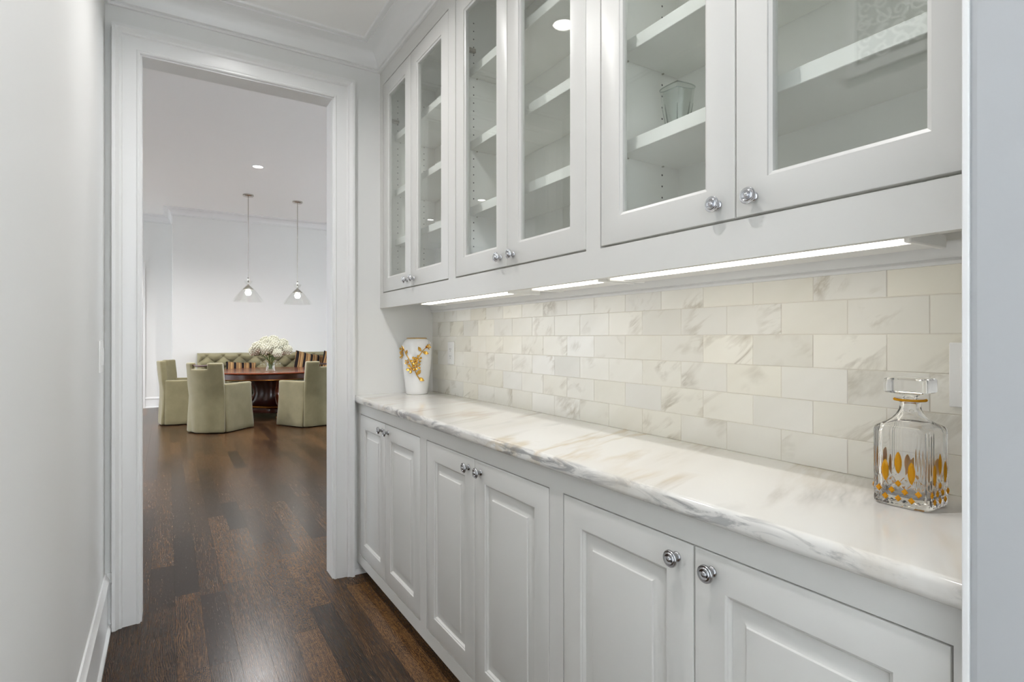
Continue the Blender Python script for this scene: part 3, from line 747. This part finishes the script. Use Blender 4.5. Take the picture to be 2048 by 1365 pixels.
# ------------------------------------------------------------------ dining chairs (local frame: the sitter looks along +y)
def make_chair(loc, rz, label):
    t_ = thing('dining_chair', loc, label, 'chair', 'slipcovered chairs round the table', rz)
    W2, YB, SAG, TOP, NZ, ARM = .285, -.22, .11, .905, .825, .632
    rnd = random.Random(11)
    ts = [-1, -.92, -.8, -.68, -.55, -.44] + [-.44 + .88 * k / 6 for k in range(1, 6)] + [.44, .55, .68, .8, .92, 1]
    zs = [.012, .06, .12, .19, .26, .33, .4, .47, .55, .63, .7, .765, NZ, .87, TOP]
    def pos(t, z, s):
        fl = max(0, (.45 - z)) * .10                                # the skirt flares
        rk = max(0, z - .45) * .10                                 # the back leans out
        x = t * (W2 + fl * .35) ; y = YB - SAG * (1 - t * t) - fl * .5 - rk
        lo = max(0, (.5 - z))
        y += .012 * lo * math.sin(t * 11 + z * 5) + .03 * lo * math.exp(-((abs(t) - .95 + lo * .9) / .16) ** 2) + .004 * math.sin(z * 23 + t * 3) * math.exp(-((z - .55) / .15) ** 2)
        n = Vector((-2 * SAG * t / W2 * -1 * .0 + t * .55, -1, 0)).normalized()
        e = .004 if (z > TOP - .001 and s == 0) else 0
        return (x - n.x * s * .075, y - n.y * s * .075, z - e)
    mb = MB().slab(ts, zs, lambda i, j: not (5 <= i < 11 and zs[j] >= NZ - 1e-6), pos)
    part('back_cover', soften(mb, .014), 'green', t_, 60, True)
    for sx in (-1, 1):
        def apos(u, z, s, sx=sx):
            fl = max(0, .45 - z) * .09
            yy = YB + .012 + u * (.27 - YB - .012) + (fl * .4 if u > .99 else 0)
            xx = W2 - .005 + fl * .6 + .012 * math.sin(u * 7 + z * 6) * max(0, .5 - z) + .003 * math.sin(u * 13 + z * 17) - s * .075
            if z > ARM - .002: xx += (-.006 if s == 0 else .006)
            return (sx * xx, yy, z)
        az = [.012, .08, .16, .26, .36, .45, .54, .6, .62, ARM]
        part('arm_cover', soften(MB().slab([k / 10 for k in range(11)], az, lambda i, j: True, apos), .014), 'green', t_, 60, True)
    fp = MB().slab([-.21, -.1, 0, .1, .21], [.012, .1, .2, .3, .42], lambda i, j: True, lambda u, z, s: (u, .245 + max(0, .4 - z) * .05 - s * .03, z))
    part('front_skirt', fp, 'green', t_, 40, True)
    part('seat', MB().box(-.207, .207, -.235, .255, .36, .47, .03, 3), 'green', t_, 50, True)
    rail = []
    for z0 in range(9):
        t = -.46 + .92 * z0 / 8; p = pos(t, .872, 0); n = Vector((t * .55, -1, 0)).normalized(); rail.append((p[0] - n.x * .04, p[1] - n.y * .04, .874 - .012 * (1 - (t / .46) ** 2)))
    part('wood_rail', MB().tube(rail, .013, 8), 'mahogany_dark', t_, 60, True, label='dark wood hand rail')
    return t_
fa = math.atan2(.68, .73) - PI / 2
ch = make_chair((.600, 8.335, 0), fa, 'sage slipcovered dining chair with its back to the hall, left of the table pedestal')
fb = math.atan2(.845, -.535) - PI / 2
dup(ch, (1.71, 8.23, 0), fb, 'sage slipcovered dining chair partly hidden by the right door casing')
fc = math.atan2(-.24, .97) - PI / 2
dup(ch, (.25, 9.33, 0), fc, 'sage slipcovered dining chair seen side on, behind the front left chair')

# ------------------------------------------------------------------ dining table
tx, ty, tz = 1.40, 9.40, .722
t_ = thing('dining_table', (tx, ty, 0), 'round mahogany pedestal dining table with gilt trim between chairs and bench', 'table')
part('tabletop', MB().lathe([(0, tz - .03), (.84, tz - .03), (.85, tz - .027), (.865, tz - .018), (.868, tz - .008), (.860, tz), (0, tz)], 64, (tx, ty, 0)), 'mahogany', t_, 40)
part('apron', MB().lathe([(.80, tz - .03), (.84, tz - .031), (.84, tz - .10), (.825, tz - .102), (.80, tz - .10)], 64, (tx, ty, 0), closed=True), 'mahogany_dark', t_, 40)
part('gilt_bead', MB().lathe([(.842, tz - .1), (.848, tz - .104), (.842, tz - .110), (.83, tz - .108)], 64, (tx, ty, 0), closed=True), 'giltwood', t_, 60)
def tri(r, z, k, n=48):
    return [(tx + r * (1 - k * (.5 + .5 * math.cos(3 * (2 * PI * q / n) + 1.0))) * math.cos(2 * PI * q / n), ty + r * (1 - k * (.5 + .5 * math.cos(3 * (2 * PI * q / n) + 1.0))) * math.sin(2 * PI * q / n), z) for q in range(n)]
part('pedestal', MB().rings([tri(.34, tz - .101, .3), tri(.30, .58, .32), tri(.245, .46, .34), tri(.23, .36, .34), tri(.26, .27, .32), tri(.31, .205, .3), tri(.34, .19, .28)]), 'mahogany_dark', t_, 50)
part('gilt_band', MB().rings([tri(.345, .189, .26), tri(.372, .18, .25), tri(.378, .168, .25), tri(.368, .155, .25)]), 'giltwood', t_, 50)
part('plinth', MB().rings([tri(.40, .154, .3), tri(.41, .145, .3), tri(.41, .095, .3), tri(.40, .085, .3)]), 'mahogany_dark', t_, 40)
for q in range(3):
    a = (2 * PI * q - 1.0 + PI) / 3; x, y = tx + .35 * math.cos(a), ty + .35 * math.sin(a)
    part('foot', MB().lathe([(0, .001), (.05, .001), (.058, .015), (.055, .03), (.038, .042), (.046, .055), (.05, .07), (.042, .084)], 16, (x, y, 0)), 'giltwood', t_, 50)
for q in range(3):
    a = (2 * PI * q - 1.0 + PI) / 3; ca, sa = math.cos(a), math.sin(a)
    pts = [(tx + r * ca, ty + r * sa, z) for r, z in ((.30, .60), (.27, .5), (.235, .42), (.23, .35), (.27, .27), (.335, .215), (.37, .2))]
    part('scroll', MB().tube(pts, [.022, .026, .03, .034, .04, .045, .03], 10), 'mahogany', t_, 60)

# flowers in their glass vase on the table
fx, fy = 1.345, 9.12
t_ = thing('glass_vase', (fx, fy, tz), 'clear glass vase with round side knobs and green stems on the dining table', 'vase')
part('body', MB().lathe([(0, .001), (.075, .001), (.08, .006), (.078, .02), (.07, .05), (.068, .11), (.073, .14), (.085, .155), (.081, .156), (.066, .14), (.061, .11), (.062, .05), (.06, .02), (0, .015)], 32, (fx, fy, tz)), 'clear', t_, 50)
for s in (-1, 1): part('side_knob', MB().lathe([(0, -.04), (.02, -.036), (.035, -.02), (.04, 0), (.035, .02), (.02, .036), (0, .04)], 16, (fx + s * .105, fy - s * .06 * .6, tz + .105)), 'clear', t_, 60)
heads = [(-.235, -.02, .30, .085, 'hydrangea bloom hanging at the far left of the bouquet'), (-.15, -.09, .36, .10, 'full white hydrangea bloom in the left front of the bouquet'), (-.10, .06, .43, .095, 'white hydrangea bloom at the upper left of the bouquet'),
         (.0, -.12, .335, .10, 'white hydrangea bloom low in the front centre of the bouquet'), (.03, .02, .445, .10, 'topmost white hydrangea bloom of the bouquet'), (.12, -.08, .37, .095, 'white hydrangea bloom in the right front of the bouquet'),
         (.17, .05, .40, .09, 'white hydrangea bloom at the upper right of the bouquet'), (.255, -.01, .31, .085, 'hydrangea bloom hanging at the far right of the bouquet'), (-.04, .14, .38, .09, 'white hydrangea bloom at the back of the bouquet'), (.17, -.16, .275, .07, 'small low hydrangea bloom under the right side of the bouquet')]
floret = [(math.cos(2 * PI * q / 8) * (1.0 if q % 2 == 0 else .45), math.sin(2 * PI * q / 8) * (1.0 if q % 2 == 0 else .45)) for q in range(8)]
for i, (dx, dy, dz, R, lab) in enumerate(heads):
    c = Vector((fx + dx * .85 + dy * .5, fy + dy - dx * .45, tz + dz))
    s_ = thing('hydrangea', (fx, fy, tz + .02), lab + ', in the glass vase', 'flower', 'white hydrangeas in the glass vase')
    rs = random.Random(i); mb = MB()
    mb.lathe([(0, -R * .7), (R * .55, -R * .5), (R * .8, 0), (R * .6, R * .5), (0, R * .78)], 12, c)
    N = 110
    for q in range(N):
        zz = 1 - 2 * (q + .5) / N; rr_ = math.sqrt(max(0, 1 - zz * zz)); a = q * 2.39996
        if zz < -.8: continue
        n = Vector((rr_ * math.cos(a), rr_ * math.sin(a), zz)); u = n.orthogonal().normalized(); w = n.cross(u); ph = rs.random() * 6; s2 = R * .17; off = rs.uniform(.9, 1.06)
        p = c + n * R * off * Vector((1, 1, .85)).length / 1.65
        vs = [p + n * .004]
        for (fx_, fy_) in floret:
            ca, sa = math.cos(ph), math.sin(ph); g1, g2 = fx_ * ca - fy_ * sa, fx_ * sa + fy_ * ca
            vs.append(p + (u * g1 + w * g2) * s2 - n * s2 * .1)
        vs.append(p - n * R * .3)
        fs = [(0, 1 + k, 1 + (k + 1) % 8) for k in range(8)] + [(9, 1 + (k + 1) % 8, 1 + k) for k in range(8)]
        mb.add(vs, fs)
    part('bloom', mb, 'petal', s_, kind=None)
    bx, by = fx + rs.uniform(-.03, .03), fy + rs.uniform(-.03, .03)
    part('stem', MB().tube([(bx, by, tz + .03), (fx + (bx - fx) * .4 + dx * .12, fy + dy * .12, tz + .15), tuple(c.lerp(Vector((fx, fy, tz + .2)), .45)), tuple(c - Vector((0, 0, R * .6)))], .006, 6), 'stem', s_, 60)
    for q in range(2):
        a = rs.random() * 6.28; p0 = c.lerp(Vector((fx, fy, tz + .18)), .42 + .1 * q)
        part('leaf', leafm(p0, Vector((math.cos(a), math.sin(a), -.35)), Vector((math.cos(a) * .3, math.sin(a) * .3, 1)), .10, .03), 'leaf', s_, 60)

# ------------------------------------------------------------------ tufted bench and its cushions
bx0, bx1, byb, bzt = .435, 3.9, 10.70, .968
t_ = thing('upholstered_bench', ((bx0 + bx1) / 2, 10.4, 0), 'long olive green bench with a button tufted back against the far wall', 'bench')
DX, DZ, zt0 = .245, .215, .915
def tuft(x, z):
    a = (x - bx0 - .135) / DX; c = (zt0 - z) / DZ
    p, q = a + c, a - c
    d = (abs(math.sin(PI * p)) * abs(math.sin(PI * q))) ** .45
    edge = min(1, (bzt - z) / .05, (x - bx0) / .05)
    m = 0
    for pp, qq in ((round(p), round(q)),):
        da, dc = (p - pp + q - qq) / 2 * DX, (p - pp - (q - qq)) / 2 * DZ
        m = math.exp(-(da * da + dc * dc) / .0011)
    return .020 + .060 * d * max(0, edge) + .02 * min(1, edge * 2) - .024 * m * max(0, min(1, edge))
NX, NZ_ = 520, 56
V = []; F = []
for i in range(NX + 1):
    for j in range(NZ_ + 1):
        x = bx0 + (bx1 - bx0) * i / NX; z = .40 + (bzt - .40) * j / NZ_
        V.append((x, byb - .10 - tuft(x, z), z))
for i in range(NX):
    for j in range(NZ_): a = i * (NZ_ + 1) + j; F.append((a, a + NZ_ + 1, a + NZ_ + 2, a + 1))
nv = len(V); V += [(x, byb, z) for x, z in ((bx0, .4), (bx1, .4), (bx1, bzt), (bx0, bzt))]
bl = [i * (NZ_ + 1) for i in range(NX + 1)]; tl = [q + NZ_ for q in bl]
F += [tuple(bl) + (nv + 1, nv), tuple(tl[::-1]) + (nv + 3, nv + 2), tuple(range(NZ_ + 1)) + (nv + 3, nv), tuple(range(bl[-1], bl[-1] + NZ_ + 1)) + (nv + 2, nv + 1), (nv, nv + 1, nv + 2, nv + 3)]
part('tufted_back', MB().add(V, F), 'bench', t_, 60)
for r_ in range(3):
    z = zt0 - r_ * DZ / 2
    for k in range(14):
        x = bx0 + .135 + (k + (.5 if r_ % 2 else 0)) * DX
        if x > bx1 - .05: continue
        part('button', MB().lathe([(0, -.012), (.010, -.009), (.014, 0), (.014, .006)], 8, (x, byb - .120, z), 'y'), 'bench', t_, 60)
for k in range(4):
    x = bx0 + .02 + k * .862; part('seat_cushion', MB().box(x, x + .856, 9.98, byb - .17, .33, .46, .03, 3), 'bench', t_, 50)
for z0, z1 in ((.03, .13), (.135, .235), (.24, .328)): part('base_board', MB().box(bx0 + .02, bx1, 10.02, byb - .1, z0, z1, .012, 2), 'bench', t_, 40)
for x in (bx0 + .06, (bx0 + bx1) / 2, bx1 - .06): part('foot', MB().box(x - .03, x + .03, 10.06, 10.12, .0005, .029), 'mahogany_dark', t_)
def cushion(loc, w, h, rx, ry, label):
    t2 = MB(); n = 14; T = .085
    for sd in (1, -1):
        vs = []
        for i in range(n + 1):
            for j in range(n + 1):
                u, v = i / n * 2 - 1, j / n * 2 - 1
                th = T * (max(0, (1 - u ** 4) * (1 - v ** 4))) ** .5
                pinch = 1 - .06 * (1 - abs(u * v))
                vs.append((u * w / 2 * pinch, -sd * th, v * h / 2 * pinch))
        k = n + 1; fs = [(i * k + j, i * k + j + 1, (i + 1) * k + j + 1, (i + 1) * k + j) for i in range(n) for j in range(n)]
        t2.add(vs, fs)
    me = mesh('throw_pillow', t2, 'stripe', 60); o = bpy.data.objects.new('throw_pillow', me); link(o); o.location = loc; o.rotation_euler = (rx, ry, 0)
    tag(o, label, 'pillow', 'striped pillows on the bench'); return o
def pil(u, v, y): pass
cushion((1.06, 10.33, .655), .46, .34, -.35, .06, 'striped pillow low on the bench left of the flowers, mostly behind the table')
cushion((2.15, 10.34, .735), .50, .46, -.30, .22, 'striped pillow on the bench right of the flowers, first from the left')
cushion((2.56, 10.20, .735), .44, .44, -.30, .28, 'striped pillow in the middle behind the right dining chair')
cushion((2.98, 10.34, .725), .46, .45, -.30, .2, 'striped pillow on the bench closest to the right door casing')

# ------------------------------------------------------------------ pendants over the table
def pendant(x, y, zbot, label):
    t_ = thing('pendant_lamp', (x, y, ZD), label, 'lamp', 'glass pendants over the dining table')
    part('canopy', MB().lathe([(0, -.035), (.03, -.034), (.065, -.028), (.075, -.018), (.075, -.001), (0, -.001)], 24, (x, y, ZD)), 'nickel', t_, 40)
    zs = zbot + .36
    part('rod', MB().tube([(x, y, ZD - .034), (x, y, zs)], .006, 8), 'nickel', t_, 60)
    part('loop', MB().lathe([(.004, zs), (.016, zs - .006), (.010, zs - .02), (.018, zs - .045), (.008, zs - .06), (.006, zs - .10)], 12, (x, y, 0)), 'nickel', t_, 60)
    part('socket', MB().lathe([(.006, zs - .10), (.014, zs - .115), (.07, zs - .175), (.072, zs - .182), (.03, zs - .18)], 24, (x, y, 0)), 'nickel', t_, 50)
    sh = [(.066, zs - .055), (.045, zs - .085), (.024, zs - .112), (.05, zs - .14), (.095, zs - .19), (.158, zs - .27), (.222, zs - .36)]
    part('glass_shade', MB().lathe(sh + [(r - .002, z - .001) for r, z in sh[::-1]], 40, (x, y, 0), closed=True), 'clear', t_, 60)
    part('bulb', MB().lathe([(0, zs - .27), (.028, zs - .262), (.042, zs - .235), (.036, zs - .205), (.02, zs - .183), (.0, zs - .183)], 20, (x, y, 0)), 'bulb', t_, 60)
pendant(1.04, 9.15, 1.77, 'clear glass cone pendant on a nickel rod, left one over the table')
pendant(1.75, 9.20, 1.755, 'clear glass cone pendant on a nickel rod, right one over the table')
